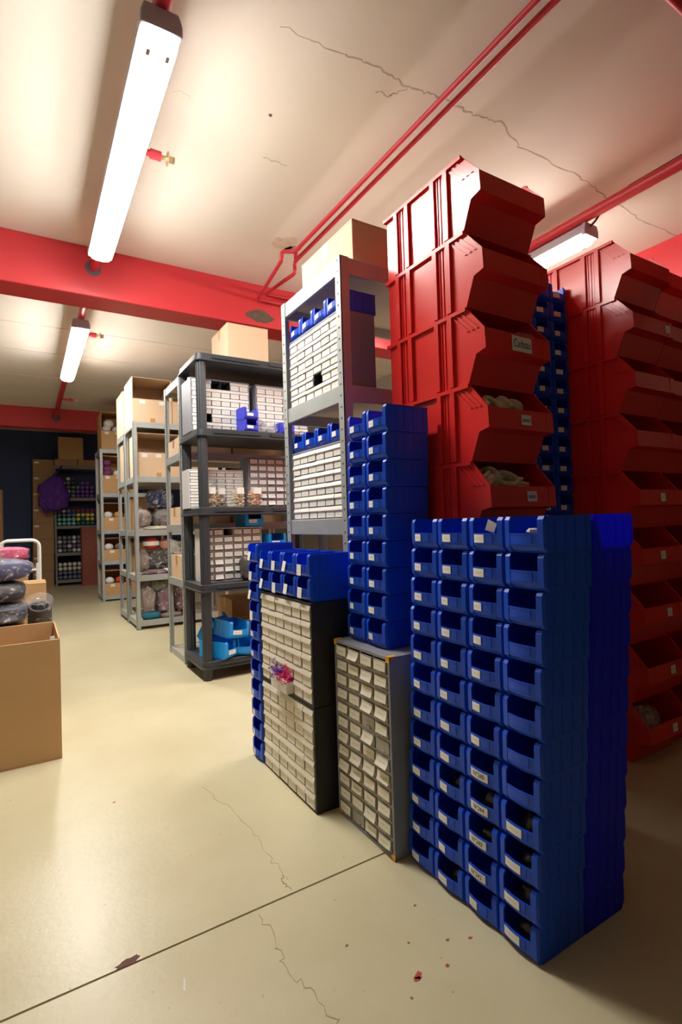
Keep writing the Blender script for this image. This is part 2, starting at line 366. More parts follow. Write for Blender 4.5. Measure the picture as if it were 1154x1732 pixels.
# ------------------------------------------------------------------ blue stacking bins
BW, BD, BH, PITCH = .104, .160, .0785, .0792
def bulge(x): return .0055*(1-(x/(.5*BW-.013))**2) if abs(x) < .5*BW-.013 else 0
def bin_body(k=1.0):
    b = B(); W = BW/2; t = .003
    poly = [(.08, 0), (-.062, 0), (-.071, .012), (-.071, .066), (-.064, BH), (.08, BH)]
    for s in (-1, 1):
        b.prism(poly, 'x', s*W-s*t*(1 if s > 0 else 1), s*W)
        rings = []                                            # bevelled front corner post
        for z, e in ((.0005, .011), (.012, .001), (.018, 0), (.064, 0), (.071, .001), (BH-.0005, .006)):
            rings.append([(s*x, y+e, z) for x, y in ((W, -.0705), (W-.0025, -.0785), (W-.0155, -.0802), (W-.0165, -.0775), (W-.004, -.075), (W-.003, -.068))])
        b.loft(rings)
        b.box(min(s*W, s*(W+.0012)), -.060, BH-.006, max(s*W, s*(W+.0012)), .08, BH)
        for y in (-.044, -.012, .024, .060): b.box(min(s*W, s*(W+.0016)), y, .006, max(s*W, s*(W+.0016)), y+.010, BH-.006)
        b.box(min(s*W, s*(W+.0009)), -.058, .004, max(s*W, s*(W+.0009)), .078, .009)
    b.box(-W+t, .077, 0, W-t, .08, BH); b.box(-W+t, -.060, 0, W-t, .077, .003)
    prof = [(.060, .001), (.070, .005), (.0775, .014), (.0785, .022), (.0785, .0425), (.0755, .0425), (.0755, .018), (.066, .009), (.058, .005)]
    xs = [-W+.0135 + (2*W-.027)*i/8 for i in range(9)]
    b.loft([[(x, -(d + bulge(x)*(1 if z > .004 else .6)), z) for d, z in prof] for x in xs])
    # label holder frame
    def strip(x0, x1, z0, z1): b.loft([[(x, -(.0785+bulge(x)+e), z) for e, z in ((0, z0), (.0011, z0), (.0011, z1), (0, z1))] for x in [x0+(x1-x0)*i/4 for i in range(5)]])
    strip(-.036, .024, .0185, .0197); strip(-.036, .024, .0395, .0407); strip(-.037, -.0355, .0185, .0407); strip(.0225, .024, .0185, .0407)
    return b
BIN_ME = {m.name: bin_body().mesh('stacking_bin', m) for m in (BLUE, ULTRA, VIOLET, SKY)}
def paper_me(x0, x1, z0, z1, mt, tilt=0, off=.0014):
    b = B(); b.grid(lambda u, v: ((x0+(x1-x0)*u), -(.0785+bulge(x0+(x1-x0)*u)+off+tilt*(1-v)), z0+(z1-z0)*v), 4, 2); return b.mesh('paper_label', mt)
LAB_S = [paper_me(-.034+d, -.004+d+e, .0203, .0393, PRINTW) for d, e in ((0, 0), (.002, .003), (.001, -.003), (0, .006))]
LAB_W = paper_me(-.034, .021, .0195, .0393, PAPER); LAB_W2 = paper_me(-.034, .010, .0203, .0393, PRINTW)
LAB_FOLD = [paper_me(-.036, .002, .012, .047, PAPER, .006, .002), paper_me(-.032, .006, .010, .045, PAPER, .003, .002), paper_me(-.038, -.002, .013, .049, PAPER, .008, .003), paper_me(-.035, .005, .006, .043, PAPER, .002, .002)]
def bin_(m, loc, rz, label, group, lab=None, text=None, name='stacking_bin', rx=0, ry=0):
    o = link(name, BIN_ME[m.name], None, 0, loc, rz); tag(o, label, 'bin', group)
    if rx or ry: o.rotation_euler = (rx, ry, rz)
    if lab is not None:
        p = link('paper_label', lab, o)
        if text:
            l = link('lettering', text, p)
            l['label'] = 'black handwritten number on the white label'
    return o
NUM = {}
for s in ('N°245', 'N°244', 'N°243', 'N°242'):
    me = lettering(s, .015, .034)
    for v in me.vertices: v.co.x += -.006; v.co.z += .0295; v.co.y += -(.0785+bulge(v.co.x)+.0021)
    NUM[s] = me
FACE_L, FACE_R = -PI/2, PI/2      # fronts towards -X / +X
COLN = ['leftmost', 'second', 'third', 'rightmost']
rnd = random.Random(5)
LEAN = .0052
for c in range(4):                 # the tall stack in the foreground, four columns of twelve
    yc = 1.180 - .1085*(c+.5)
    for r in range(12):            # r counts from the top
        k = 11-r
        lab = rnd.choice(LAB_S); text = None
        if c == 3: lab = LAB_W2 if r >= 8 else None
        if c == 2 and 7 <= r <= 10:
            lab = LAB_W; text = NUM['N°%d' % (245-(r-7))]
        extra = ' labelled ' + ('N°%d' % (245-(r-7))) if text else (' without paper' if lab is None else '')
        bin_(BLUE, (.982 + rnd.uniform(-.0015, .0015), yc - LEAN*k + rnd.uniform(-.001, .001), k*PITCH), FACE_L,
             'blue bin%s, %s, %s column of foreground stack' % (extra, nth(r, 12), COLN[c]), 'blue bins of the foreground stack', lab, text)
for r in range(12):                # back to back with them, facing the right-hand aisle
    k = 11-r
    bin_(ULTRA, (1.1465, .800 - LEAN*k, k*PITCH), FACE_R, 'ultramarine bin seen sideways, %s, column behind the foreground stack' % nth(r, 12), 'ultramarine bins behind the foreground stack', None)
for c in range(2):                 # two columns of nine on the grey cabinet
    yc = 1.470 - .1085*(c+.5)
    for r in range(9):
        k = 8-r
        bin_(BLUE, (.982, yc - .0045*k + rnd.uniform(-.001, .001), .5665 + k*.0808), FACE_L,
             'blue bin, %s, %s column on the grey drawer cabinet' % (nth(r, 9), ('left', 'right')[c]), 'blue bins on the grey cabinet', rnd.choice(LAB_S))
for r in range(11):                # single column left of the black cabinets
    k = 10-r
    lab = LAB_FOLD[r % 4] if r < 4 else rnd.choice(LAB_S)
    bin_(BLUE, (.866, 2.004, k*PITCH), FACE_L, 'blue bin, %s, single column left of the black cabinets' % nth(r, 11), 'blue bins in the single column left of the black cabinets', lab)
for c in range(4):                 # two rows of four on top of the black cabinets
    for r in range(2):
        bin_(BLUE, (.872, 1.946-.1076*(c+.5), .6875 + (1-r)*PITCH), FACE_L,
             'blue bin with folded tag on black cabinets, %s row, %s' % (('upper', 'lower')[r], ('first from left', 'second from left', 'third from left', 'fourth from left')[c]), 'blue bins on the black cabinets', LAB_FOLD[(c+2*r) % 4])
for c in range(3):                 # tall columns in the gap between the red towers
    for r in range(24):
        k = 23-r
        bin_(BLUE, (1.893-.1078*c, 1.42 + rnd.uniform(-.001, .001), k*PITCH), 0,
             'blue bin, %s, %s column between the red towers' % (nth(r, 24), ('right', 'middle', 'left')[c]), 'blue bins between the red towers', rnd.choice(LAB_S))

# ------------------------------------------------------------------ red bins
RW, RH = .28, .2227
def red_body():
    b = B(); W = RW/2; t = .004; y0 = -.18
    poly = [(.185, RH), (.185, 0), (y0, 0), (-.213, .079), (-.250, .087), (-.247, .146), (y0, RH)]
    for s in (-1, 1):
        lo = lambda a, c: (min(s*a, s*c), max(s*a, s*c))
        a, c = lo(W-t, W); b.prism(poly, 'x', a, c)
        a, c = lo(W, W+.009); b.box(a, y0-.004, RH-.012, c, .194, RH-.001)
        for f in (.17, .33, .68, .84):
            a, c = lo(W, W+.010); y = y0+.365*f; b.box(a, y-.009, .003, c, y+.009, RH-.012)
        for f in (.215, .25, .285, .72, .76, .80):
            a, c = lo(W, W+.003); y = y0+.365*f; b.box(a, y-.0022, .003, c, y+.0022, RH-.012)
        for i in range(3):
            a, c = lo(W, W+.003); d = .013+.018*i; b.prism([(y0+d, RH-.014), (y0+d+.009, RH-.014), (-.241+d+.009, .150), (-.241+d, .150)], 'x', a, c)
    b.box(-W+t, .181, 0, W-t, .185, RH); b.box(-W-.009, .185, RH-.012, W+.009, .194, RH-.001)
    b.box(-W+t, y0, 0, W-t, .181, .004)
    b.prism([(y0, 0), (-.213, .079), (-.209, .081), (y0+.005, .003)], 'x', -W+t, W-t)
    b.prism([(-.213, .079), (-.250, .087), (-.247, .146), (-.243, .146), (-.245, .091), (-.209, .083)], 'x', -W+t, W-t)
    b.box(W-.034, -.2500, .090, W-.032, -.2475, .144)
    return b
RED_ME = red_body().mesh('storage_bin', RED)
def red_label(o, x, w, h, text=None, z=.1165):
    b = B(); b.add([(x-w/2, -.2505-.0006, z-h/2), (x+w/2, -.2505-.0006, z-h/2), (x+w/2, -.2492-.0006, z+h/2), (x-w/2, -.2492-.0006, z+h/2)], [(0, 1, 2, 3)])
    p = b.build('paper_label', PAPER if text else PRINTW, o)
    if text:
        l = link('lettering', text, p); l.location = (x, -.2512, z)
CAD = lettering('Cadeau', .034, .072); ANS = lettering('anses', .018, .030)
def red_tower(xc, yc, n, where, labels, texts, dy=0):
    out = []
    for i in range(n):
        extra = ' with a paper label' if labels.get(i) else ''
        if texts.get(i) == 'Cadeau': extra = ' labelled Cadeau'
        o = link('storage_bin', RED_ME, None, 0, (xc + random.uniform(-.001, .001), yc + random.uniform(-.0015, .0015) + dy*i, i*RH))
        tag(o, 'big red bin%s, %s, in %s' % (extra, nth(n-1-i, n), where), 'bin', 'red bins in ' + where)
        if labels.get(i): red_label(o, labels[i][0], labels[i][1], labels[i][2], {'Cadeau': CAD, 'anses': ANS}.get(texts.get(i)))
        out.append(o)
    return out
T1 = red_tower(1.243, 1.262, 9, 'the near red tower', {6: (.01, .085, .045), 5: (.015, .042, .030), 4: (.03, .042, .030)}, {6: 'Cadeau', 5: 'anses', 4: 'anses'})
T2 = red_tower(2.10, 1.325, 9, 'the far red tower', {4: (.02, .034, .032), 3: (.0, .034, .032), 2: (.03, .034, .032), 1: (.035, .034, .032), 0: (.035, .034, .032), 7: (.10, .034, .032)}, {})
T3 = red_tower(2.40, 1.335, 9, 'the red tower at the right edge', {}, {})
for k in range(4): red_tower(2.70+.30*k, 1.335, 9, 'the %s added shading tower beyond the right edge' % ('first', 'second', 'third', 'fourth')[k], {}, {}) if k < 3 else None  # out-of-view towers, added to shade the right-hand aisle
ROPE = mat('cream rope', (.70, .60, .42), .85, var=.12, scale=60, bump=.5, bscale=150)
def rope(x, y, z, R, label, tilt, seed, turns=2.6):
    P = []
    for k in range(int(turns*14)+1):
        a = 2*PI*k/14; P.append((R*math.cos(a)*(1+.06*math.sin(a*.37+seed)), R*math.sin(a), .007*a/(2*PI)*1.6))
    o = B().tube(P, .008, 8).build('rope_coil', ROPE, None, True); put(o, (x, y, z), seed, tilt, 0); tag(o, label, 'rope')
for i, (dx, dy, dz, t) in enumerate(((-.075, -.205, .150, .9), (-.025, -.20, .155, 1.0), (.025, -.20, .150, .8))):
    rope(1.243+dx, 1.262+dy+.02, 5*RH+dz, .028, 'cream rope handle coil, %s in the fifth red bin from the floor plus one' % ('left', 'middle', 'right')[i] if False else 'cream rope handle coil, %s of three in the higher rope bin' % ('left', 'middle', 'right')[i], t, i)
for i, (dx, dy, dz, t) in enumerate(((-.085, -.20, .150, .7), (-.05, -.18, .165, 1.1), (-.005, -.20, .155, .6), (.045, -.195, .145, .3))):
    rope(1.243+dx, 1.262+dy+.02, 4*RH+dz, .032, 'cream rope handle coil, %s of four in the lower rope bin' % ('leftmost', 'second from left', 'third from left', 'rightmost')[i], t, i+4)
def wad(name, label, cat, c, r, mt, seed, amp=.35, fr=3.5, p=.8, smooth=True, nu=18, nv=12, group=None):
    b = B().ell((0, 0, 0), r, nu, nv, p, amp, seed, fr); o = b.build(name, mt, None, smooth); o.location = c; return tag(o, label, cat, group)
wad('clear_bag', 'crumpled clear plastic bag sticking out of the Cadeau bin', 'bag', (1.32, 1.262-.20, 6*RH+.150), (.045, .025, .022), FILMW, 3)
wad('clear_bag', 'dusty grey plastic bag in the lowest far red bin', 'bag', (2.04, 1.325-.19, .15), (.06, .04, .05), FILMW, 5)
# little bags in the lowest foreground bins
DK = mat('smoky plastic bag', (.035, .035, .045), .25, var=.6, scale=25, spec=.8)
for c, r, lab in ((3, 8, 'fourth lowest'), (3, 9, 'third lowest'), (3, 10, 'second lowest'), (3, 11, 'lowest'), (2, 8, 'fourth lowest'), (2, 9, 'third lowest'), (1, 8, 'fourth lowest'), (1, 11, 'lowest')):
    k = 11-r; yc = 1.180 - .1085*(c+.5) - LEAN*k
    col = ('leftmost', 'second', 'third', 'rightmost')[c]
    wad('plastic_bag', 'dark shiny plastic bag inside the %s bin, %s foreground column' % (lab, col), 'bag', (.955, yc-.005, k*PITCH+.030), (.034, .036, .026), DK, c*9+r, .3, 4, 1.0, nu=12, nv=8, group='plastic bags in the foreground bins')
tag(put(B().add([(0, -.012, 0), (0, .012, 0), (0, .010, .026), (0, -.014, .022), (.001, -.012, 0), (.001, .012, 0), (.001, .010, .026), (.001, -.014, .022)],
    [(0, 1, 2, 3), (7, 6, 5, 4), (0, 4, 5, 1), (1, 5, 6, 2), (2, 6, 7, 3), (3, 7, 4, 0)]).build('paper_slip', PAPER), (.915, .85, 11*PITCH+.046), .2, .3), 'white paper slip in the topmost bin of the third foreground column', 'paper')
wad('paper_slip', 'crumpled white paper in the topmost bin of the rightmost foreground column', 'paper', (.925, .735, 11*PITCH+.045), (.012, .016, .008), PAPER, 2, .4, nu=10, nv=6)

# ------------------------------------------------------------------ small-drawer cabinets
def cabinet(name, label, loc, rz, W, H, D, cols, rows, house, dmat, style='hood', missing=(), fr=.008, gap=.0015, paper=PRINT, face=None, group=None, seed=0, corners=False, half=(), cover=True):
    o = empty(name, label, 'cabinet', loc, rz, group); y0 = -D/2; rnd = random.Random(seed)
    b = B(); b.box(-W/2, y0, 0, -W/2+fr, D/2, H); b.box(W/2-fr, y0, 0, W/2, D/2, H); b.box(-W/2+fr, y0, 0, W/2-fr, D/2, fr); b.box(-W/2+fr, y0, H-fr, W/2-fr, D/2, H); b.box(-W/2+fr, D/2-.004, fr, W/2-fr, D/2, H-fr)
    b.build('housing', house, o, bevel=.0015)
    cw, ch = (W-2*fr)/cols, (H-2*fr)/rows
    g = B()
    for r in range(1, rows): g.box(-W/2+fr, y0+(.001 if style == 'flat' else .006), fr+r*ch-.0016 if style == 'hood' else fr+r*ch-.004, W/2-fr, D/2-.004, fr+r*ch+(.0016 if style == 'hood' else .004))
    for c in range(1, cols): g.box(-W/2+fr+c*cw-(.0027 if style == 'hood' else .003), y0+(.003 if style == 'flat' else .0016), fr, -W/2+fr+c*cw+(.0008 if style == 'hood' else .003), D/2-.004, H-fr)
    g.build('divider_grid', face or (DARKIN if style == 'hood' else house), o)
    w2 = cw/2-gap-(0 if style == 'hood' else .003); h = ch-2*gap-(0 if style == 'hood' else .008)
    if style == 'hood':
        q = w2-.0016
        d = B().prism([(.004, h), (0, h), (-.0045, h*.72), (-.0052, h*.64), (-.0005, h*.60), (.004, h*.60)], 'x', -cw/2+.0003, cw/2-.0003)
        d.prism([(.0, 0), (-.001, 0), (-.001, h*.60), (.0, h*.60), (.004, h*.6), (.09, h*.6), (.09, 0)], 'x', -q, q)
        dme = d.mesh('drawer', dmat)
        lme = [B().box(-q*.94, -.0018, h*.03, q*.96, -.0011, h*.56).mesh('paper_label', paper)]
    else:
        d = B(); d.box(-w2, 0, 0, w2, .0035, h); d.box(-w2, .0035, 0, -w2+.0015, .09, h*.85); d.box(w2-.0015, .0035, 0, w2, .09, h*.85); d.box(-w2, .0035, 0, w2, .09, .0015)
        d.box(-w2*.35, -.004, h*.04, w2*.35, 0, h*.16); d.box(-w2, -.0012, 0, w2, 0, h*.05); d.box(-w2, -.0012, h*.95, w2, 0, h)
        dme = d.mesh('drawer', dmat); lme = []
        for cu, cut in ((.0012, 0), (.006, 0), (.003, .25), (.009, .12), (.0015, .05)):
            lme.append(B().grid(lambda u, v, cu=cu, cut=cut: ((-w2*.92+2*w2*.92*u), -.0016-cu*((1-v)**2)*(1+.3*u), h*(.16+.77*v) + cut*h*.3*u*(1-v)), 4, 5).mesh('paper_label', paper))
    for r in range(rows):
        for c in range(cols):
            if (r, c) in missing: continue
            x = -W/2+fr+(c+.5)*cw; z = fr+(rows-1-r)*ch+gap+(0 if style == 'hood' else .004)
            p = link('drawer', dme, o, 0, (x, y0 + rnd.uniform(-.0012, .0012), z))
            if cover and (r, c) not in half:
                l = link('paper_label', rnd.choice(lme), p)
    if corners:
        for sx in (-1, 1):
            for sz in (0, 1):
                z = 0 if not sz else H
                q = B(); a = .016
                q.box(min(sx*W/2, sx*(W/2-a)), y0-.0012, min(z, z-a if sz else z+a), max(sx*W/2, sx*(W/2-a)), y0+.004, max(z, z-a if sz else z+a))
                q.box(min(sx*W/2, sx*(W/2-a)), y0-.0012, z-.001 if sz else 0, max(sx*W/2, sx*(W/2-a)), y0+a*1.6, z+.0012 if sz else .002)
                k = q.build('corner_piece', ORANGE, o); k['label'] = 'orange plastic corner piece'
    return o
cabinet('drawer_cabinet', 'black cabinet of small cream drawers standing on the floor', (.868, 1.728, 0), FACE_L, .430, .342, .15, 6, 6, BLACK, DRAWER, seed=1)
UPPER = cabinet('drawer_cabinet', 'black cabinet of cream drawers with purple and pink yarn, on another black cabinet', (.868, 1.728, .3435), FACE_L, .430, .342, .15, 6, 6, BLACK, DRAWER, seed=2, missing=((5, 2), (5, 3)))
def open_drawer(x, seed):
    w2 = .0335; b = B().box(-w2, 0, 0, w2, .0025, .048); b.box(-w2, .0025, 0, w2, .10, .002); b.box(-w2, .0025, 0, -w2+.002, .10, .042); b.box(w2-.002, .0025, 0, w2, .10, .042)
    o = b.build('drawer', DRAWERW, UPPER); put(o, (x, -.102, .0100)); o['label'] = 'small drawer pulled halfway out'
    B().box(-w2*.9, -.001, .006, w2*.9, 0, .044).build('paper_label', PRINTW, o)
    rnd = random.Random(seed); bb = B()
    for k in range(60):
        P = [(rnd.uniform(-.026, .026), rnd.uniform(.004, .05), .036+rnd.uniform(0, .02))]
        for j in range(6): P.append((P[-1][0]+rnd.uniform(-.012, .012), P[-1][1]+rnd.uniform(-.013, .011), max(.036, P[-1][2]+rnd.uniform(-.010, .012))))
        bb.tube(P, .0016, 5)
    return bb
for x, mt, nm in ((-.0345, mat('purple yarn', (.18, .06, .42), .9), 'purple'), (.0345, mat('pink yarn', (.75, .05, .22), .9), 'pink')):
    yo = open_drawer(x, len(nm)).build('yarn_tangle', mt, None, True); put(yo, (.766, 1.728-x,   .3435+.0100), FACE_L); tag(yo, '%s tangle of yarn ends in the open drawer of the upper black cabinet' % nm, 'yarn')
cabinet('drawer_cabinet', 'slate grey cabinet with orange corners and curling paper drawer labels', (.940, 1.3375, 0), FACE_L, .303, .565, .155, 4, 12, GREYCAB, DRAWERS, 'flat', face=GREYFR, fr=.010, corners=True, seed=4, paper=printed('cream printed paper', (.82, .78, .66), (.55, .48, .38)), half=((4, 2), (5, 3), (11, 1)))

# ------------------------------------------------------------------ metal racks
def rack(label, x0, x1, y0, y1, tops, H, mt=STEEL, bh=.055, slots=True, base=True):
    o = empty('metal_rack', label, 'shelf', (x0, y0, 0)); DX, DY = x1-x0, y1-y0; pw, t = .036, .003
    for sx in (0, 1):
        for sy in (0, 1):
            X = 0 if not sx else DX; Y = 0 if not sy else DY; dx = 1 if not sx else -1; dy = 1 if not sy else -1
            b = B(); b.box(min(X, X+dx*pw), min(Y, Y+dy*t), 0, max(X, X+dx*pw), max(Y, Y+dy*t), H); b.box(min(X, X+dx*t), min(Y, Y+dy*pw), 0, max(X, X+dx*t), max(Y, Y+dy*pw), H)
            b.box(min(X, X+dx*pw), min(Y, Y+dy*pw), 0, max(X, X+dx*pw), max(Y, Y+dy*pw), .004)
            if slots:
                n = int(H/.04)
                for k in range(n):
                    z = .03+k*.04
                    b.box(min(X, X-dx*.0006), Y+dy*.014 if dy > 0 else Y-.024, z, max(X, X-dx*.0006), Y+dy*.024 if dy > 0 else Y-.014, z+.006, 1)
            b.build('post', [mt, SLOT], o)
    for z in tops:
        for Y, e in ((.0035, 1), (DY-.0035, -1)): B().box(.004, min(Y, Y+e*.012), z-bh, DX-.004, max(Y, Y+e*.012), z).build('beam', mt, o, bevel=.002)
        for X, e in ((.0035, 1), (DX-.0035, -1)): B().box(min(X, X+e*.012), .016, z-bh, max(X, X+e*.012), DY-.016, z).build('beam', mt, o, bevel=.002)
        B().box(.016, .016, z-.016, DX-.016, DY-.016, z-.006).build('shelf_board', BOARD if mt is STEEL else STEELD, o)
    return o
rack('grey slotted metal rack with drawer cabinets, beside the near red tower', .955, 1.86, 1.53, 2.022, (.10, .962, 1.432, 1.885), 1.885, STEELD if False else STEEL, bh=.06)
cabinet('drawer_cabinet', 'grey framed cabinet of white drawers, one missing, on the slotted rack upper shelf', (1.045, 1.772, 1.4265), FACE_L, .415, .285, .15, 6, 6, GREYCAB, DRAWERW, seed=5, missing=((4, 3),), paper=PRINTW)
cabinet('drawer_cabinet', 'cabinet of white drawers on the middle shelf of the slotted rack', (1.045, 1.772, .9565), FACE_L, .415, .285, .15, 6, 6, GREYCAB, DRAWERW, seed=6, paper=PRINTW)
for c in range(4):
    y = 1.98-.104*(c+.5); q = ('first', 'second', 'third', 'fourth')[c]
    bin_(BLUE, (1.05, y, 1.7125), FACE_L, 'blue bin on the upper white drawer cabinet, %s from left' % q, 'blue bins on the upper white drawer cabinet', LAB_S[3]).scale = (.965, .965, .965)
    bin_(BLUE, (1.05, y, 1.2425), FACE_L, 'blue bin on the middle-shelf drawer cabinet, %s from left' % q, 'blue bins on the middle-shelf drawer cabinet', LAB_S[3]).scale = (.965, .965, .965)

# ------------------------------------------------------------------ cardboard boxes
def carton(label, x0, y0, z0, dx, dy, dz, mt=CARD, name='cardboard_box', rz=0, group=None, paper=None):
    o = empty(name, label, 'box', (x0+dx/2, y0+dy/2, z0), rz, group); X, Y = dx/2, dy/2
    B().box(-X, -Y, 0, X, Y, dz-.006).build('body', mt, o, bevel=.003)
    B().box(-X, -Y, dz-.006, X, -.002, dz).build('flap', mt, o); B().box(-X, .002, dz-.006, X, Y, dz).build('flap', mt, o)
    b = B(); b.box(-X-.0006, -.022, dz-.07 if dz > .15 else dz*.5, -X, .022, dz); b.box(-X, -.022, dz, X, .022, dz+.0008); b.box(X, -.022, dz-.07 if dz > .15 else dz*.5, X+.0006, .022, dz)
    b.build('tape', TAPE, o)
    if paper: B().box(-X+paper[0], -Y-.001, paper[1], -X+paper[0]+paper[2], -Y-.0002, paper[1]+paper[3]).build('paper_label', PAPER, o)
    return o
def picking_box(label, x0, y0, z0, dx, dy, dz, cut, mt=CARD, labels=2, tape=True, top=True, group=None, flap=False):
    """open-fronted box: the front panel only reaches up to `cut`"""
    o = empty('open_box', label, 'box', (x0, y0, z0), 0, group); t = .005
    b = B(); b.box(0, 0, 0, dx, dy, t); b.box(0, dy-t, t, dx, dy, dz); b.box(0, 0, t, t, dy-t, dz); b.box(dx-t, 0, t, dx, dy-t, dz)
    if top: b.box(t, .004, dz-t, dx-t, dy-t, dz)
    b.build('body', mt, o)
    B().box(t, 0, t, dx-t, t, cut).build('front_panel', mt, o)
    if flap: B().add([(t, 0, dz), (dx-t, 0, dz), (dx-t, -.05, dz-.03), (t, -.05, dz-.03), (t, 0, dz-.004), (dx-t, 0, dz-.004), (dx-t, -.05, dz-.034), (t, -.05, dz-.034)], [(0, 1, 2, 3), (7, 6, 5, 4), (0, 4, 5, 1), (1, 5, 6, 2), (2, 6, 7, 3), (3, 7, 4, 0)]).build('flap', mt, o)
    for k in range(labels):
        x = dx*(k+.5)/labels; B().box(x-.026, -.001, cut-.045, x+.026, -.0001, cut-.012).build('paper_label', PAPER, o)
    if tape: B().box(dx/2-.022, -.001, t, dx/2+.022, -.0001, .045).build('tape', TAPE, o)
    return o
carton('pale cardboard box on top of the slotted metal rack', 1.03, 1.56, 1.880, .46, .40, .17, CARDL, paper=None)
carton('pale cardboard box on top of the charcoal plastic shelf', 1.135, 3.22, 2.0215, .285, .33, .24, CARDL)

# ------------------------------------------------------------------ charcoal plastic shelving
PX0, PX1, PY0, PY1 = .905, 1.82, 3.15, 3.60
ps = empty('plastic_shelf', 'charcoal plastic shelving unit with five tiers in the middle of the aisle', 'shelf', (PX0, PY0, 0))
PDX, PDY = PX1-PX0, PY1-PY0
def rrect(x0, y0, x1, y1, r, n=4):
    P = []
    for cx, cy, a0 in ((x1-r, y0+r, -PI/2), (x1-r, y1-r, 0), (x0+r, y1-r, PI/2), (x0+r, y0+r, PI)):
        P += [(cx+r*math.cos(a0+PI/2*k/n), cy+r*math.sin(a0+PI/2*k/n)) for k in range(n+1)]
    return P
TOPS = [.118, .587, 1.064, 1.553, 2.021]
for z in TOPS:
    b = B(); pr = lambda e, zz: [(x, y, zz) for x, y in rrect(-e, -e, PDX+e, PDY+e, .035)]
    b.loft([pr(.004, z-.048), pr(.004, z-.040), pr(-.004, z-.038), pr(-.006, z-.004), pr(-.010, z)])
    for k in range(12):                                     # slats of the deck
        x = .05+(PDX-.1)*k/12; b.box(x, .04, z, x+.045, PDY-.04, z+.0006)
    for x0 in (.10, PDX/2+.03): b.box(x0, -.002, z-.030, x0+PDX/2-.14, .008, z-.012)
    b.build('shelf', DARKPL, ps, True)
for sx in (.040, PDX-.040):
    for sy in (.040, PDY-.040):
        lo = [0]+TOPS[:-1]
        for a, z in zip(lo, TOPS):
            r1 = []
            for k in range(24):
                an = 2*PI*k/24; r = .031 if k % 3 else .0275; r1.append((sx+r*math.cos(an), sy+r*math.sin(an)))
            B().prism(r1, 'z', a, z-.048).build('foot' if a == 0 else 'post', DARKPL, ps)
def jar(x, y, z, h, r, fill, label, seed):
    o = empty('jar', label, 'jar', (x, y, z)); 
    B().lathe([(.004, 0), (r*.95, .001), (r, .008), (r, h*.72), (r*.8, h*.84), (r*.74, h*.86)], 20).build('jar_body', GLASS, o, True)
    l = B().lathe([(r*.76, h*.86), (r*.80, h*.87), (r*.80, h), (r*.72, h+.004), (.003, h+.005)], 20); l.build('lid', GLASS, o, True)
    rnd = random.Random(seed); b = B()
    for k in range(110):
        a = rnd.uniform(0, 2*PI); q = (r-.013)*math.sqrt(rnd.random()); zz = .012+rnd.random()*h*.45
        s = rnd.uniform(.007, .012); b.ell((q*math.cos(a), q*math.sin(a), zz), (s, s*.8, s*.6), 6, 4, m=k % 3)
    st = b.build('shell_filling', fill, o, True); st['kind'] = 'stuff'
    th = [-.5+1.0*i/6 for i in range(7)]
    B().loft([[( (r+.0012)*math.sin(t), -(r+.0012)*math.cos(t), zz) for t in th] for zz in (h*.42, h*.62)], caps=False, closed=False).build('paper_label', PAPER, o)
    return o
T2z = 1.0646
C1 = [mat('tan shell', (.68, .50, .30), .5), mat('cream shell', (.80, .70, .52), .5), mat('brown shell', (.45, .30, .16), .5)]
C2 = [mat('salmon shell', (.85, .45, .28), .5), mat('peach shell', (.85, .58, .36), .5), mat('rust shell', (.65, .30, .16), .5)]
jar(.997, 3.235, T2z, .20, .050, [C1[0], C2[1], C1[1]], 'clear jar of beige shells, first from left on the plastic shelf', 1)
jar(1.085, 3.30, T2z, .20, .048, C1, 'clear jar of brown and tan shells, second from left on the plastic shelf', 2)
jar(1.185, 3.235, T2z, .20, .050, [C1[1], C1[0], C2[1]], 'clear jar of pale cream shells, third from left on the plastic shelf', 3)
jar(1.300, 3.235, T2z, .20, .056, C2, 'clear jar of salmon orange shells, rightmost on the plastic shelf', 4)
# tier contents
cabinet('drawer_cabinet', 'cabinet of white drawers with gaps on the top tier of plastic shelf, left', (1.105, 3.40, 1.5536), 0, .395, .345, .22, 6, 6, GREYCAB, DRAWERW, seed=11, missing=((0, 2), (0, 3), (4, 1)), paper=PRINTW)
cabinet('drawer_cabinet', 'cabinet of white drawers on the top tier of plastic shelf, right, behind violet bins', (1.545, 3.40, 1.5536), 0, .395, .345, .22, 6, 6, GREYCAB, DRAWERW, seed=12, paper=PRINTW)
cabinet('drawer_cabinet', 'pale cabinet of white drawers standing behind the jars', (1.09, 3.46, T2z), 0, .37, .255, .17, 6, 6, LIGHTCAB, DRAWERW, seed=13, paper=PRINTW)
cabinet('drawer_cabinet', 'grey cabinet of white drawers right of the jars', (1.505, 3.44, T2z), 0, .395, .345, .17, 6, 7, GREYCAB, DRAWERS, 'flat', seed=14, paper=PRINTW, fr=.006)
cabinet('drawer_cabinet', 'pale cabinet of smoky drawers on the second-lowest tier of plastic shelf', (1.155, 3.36, .5876), 0, .40, .345, .18, 6, 7, LIGHTCAB, DRAWERS, 'flat', seed=15, paper=PRINTW, face=GREYFR, fr=.006, missing=((0, 2),), half=((5, 4),))
for k in range(2):
    bin_(VIOLET, (1.262, 3.262-.004*k, 1.5542+k*.0805), .12, 'small violet blue bin on plastic shelf, %s of a pair' % ('lower', 'upper')[k], 'violet bins on the plastic shelf', LAB_W2)
bin_(VIOLET, (1.53, 3.27, 1.5542), .1, 'violet blue bin half hidden behind the slotted rack post', None, LAB_W2)
wad('clear_bag', 'cloudy plastic bag with white tag beside violet bins', 'bag', (1.42, 3.245, 1.5542+.045), (.055, .045, .045), FILMW, 8)
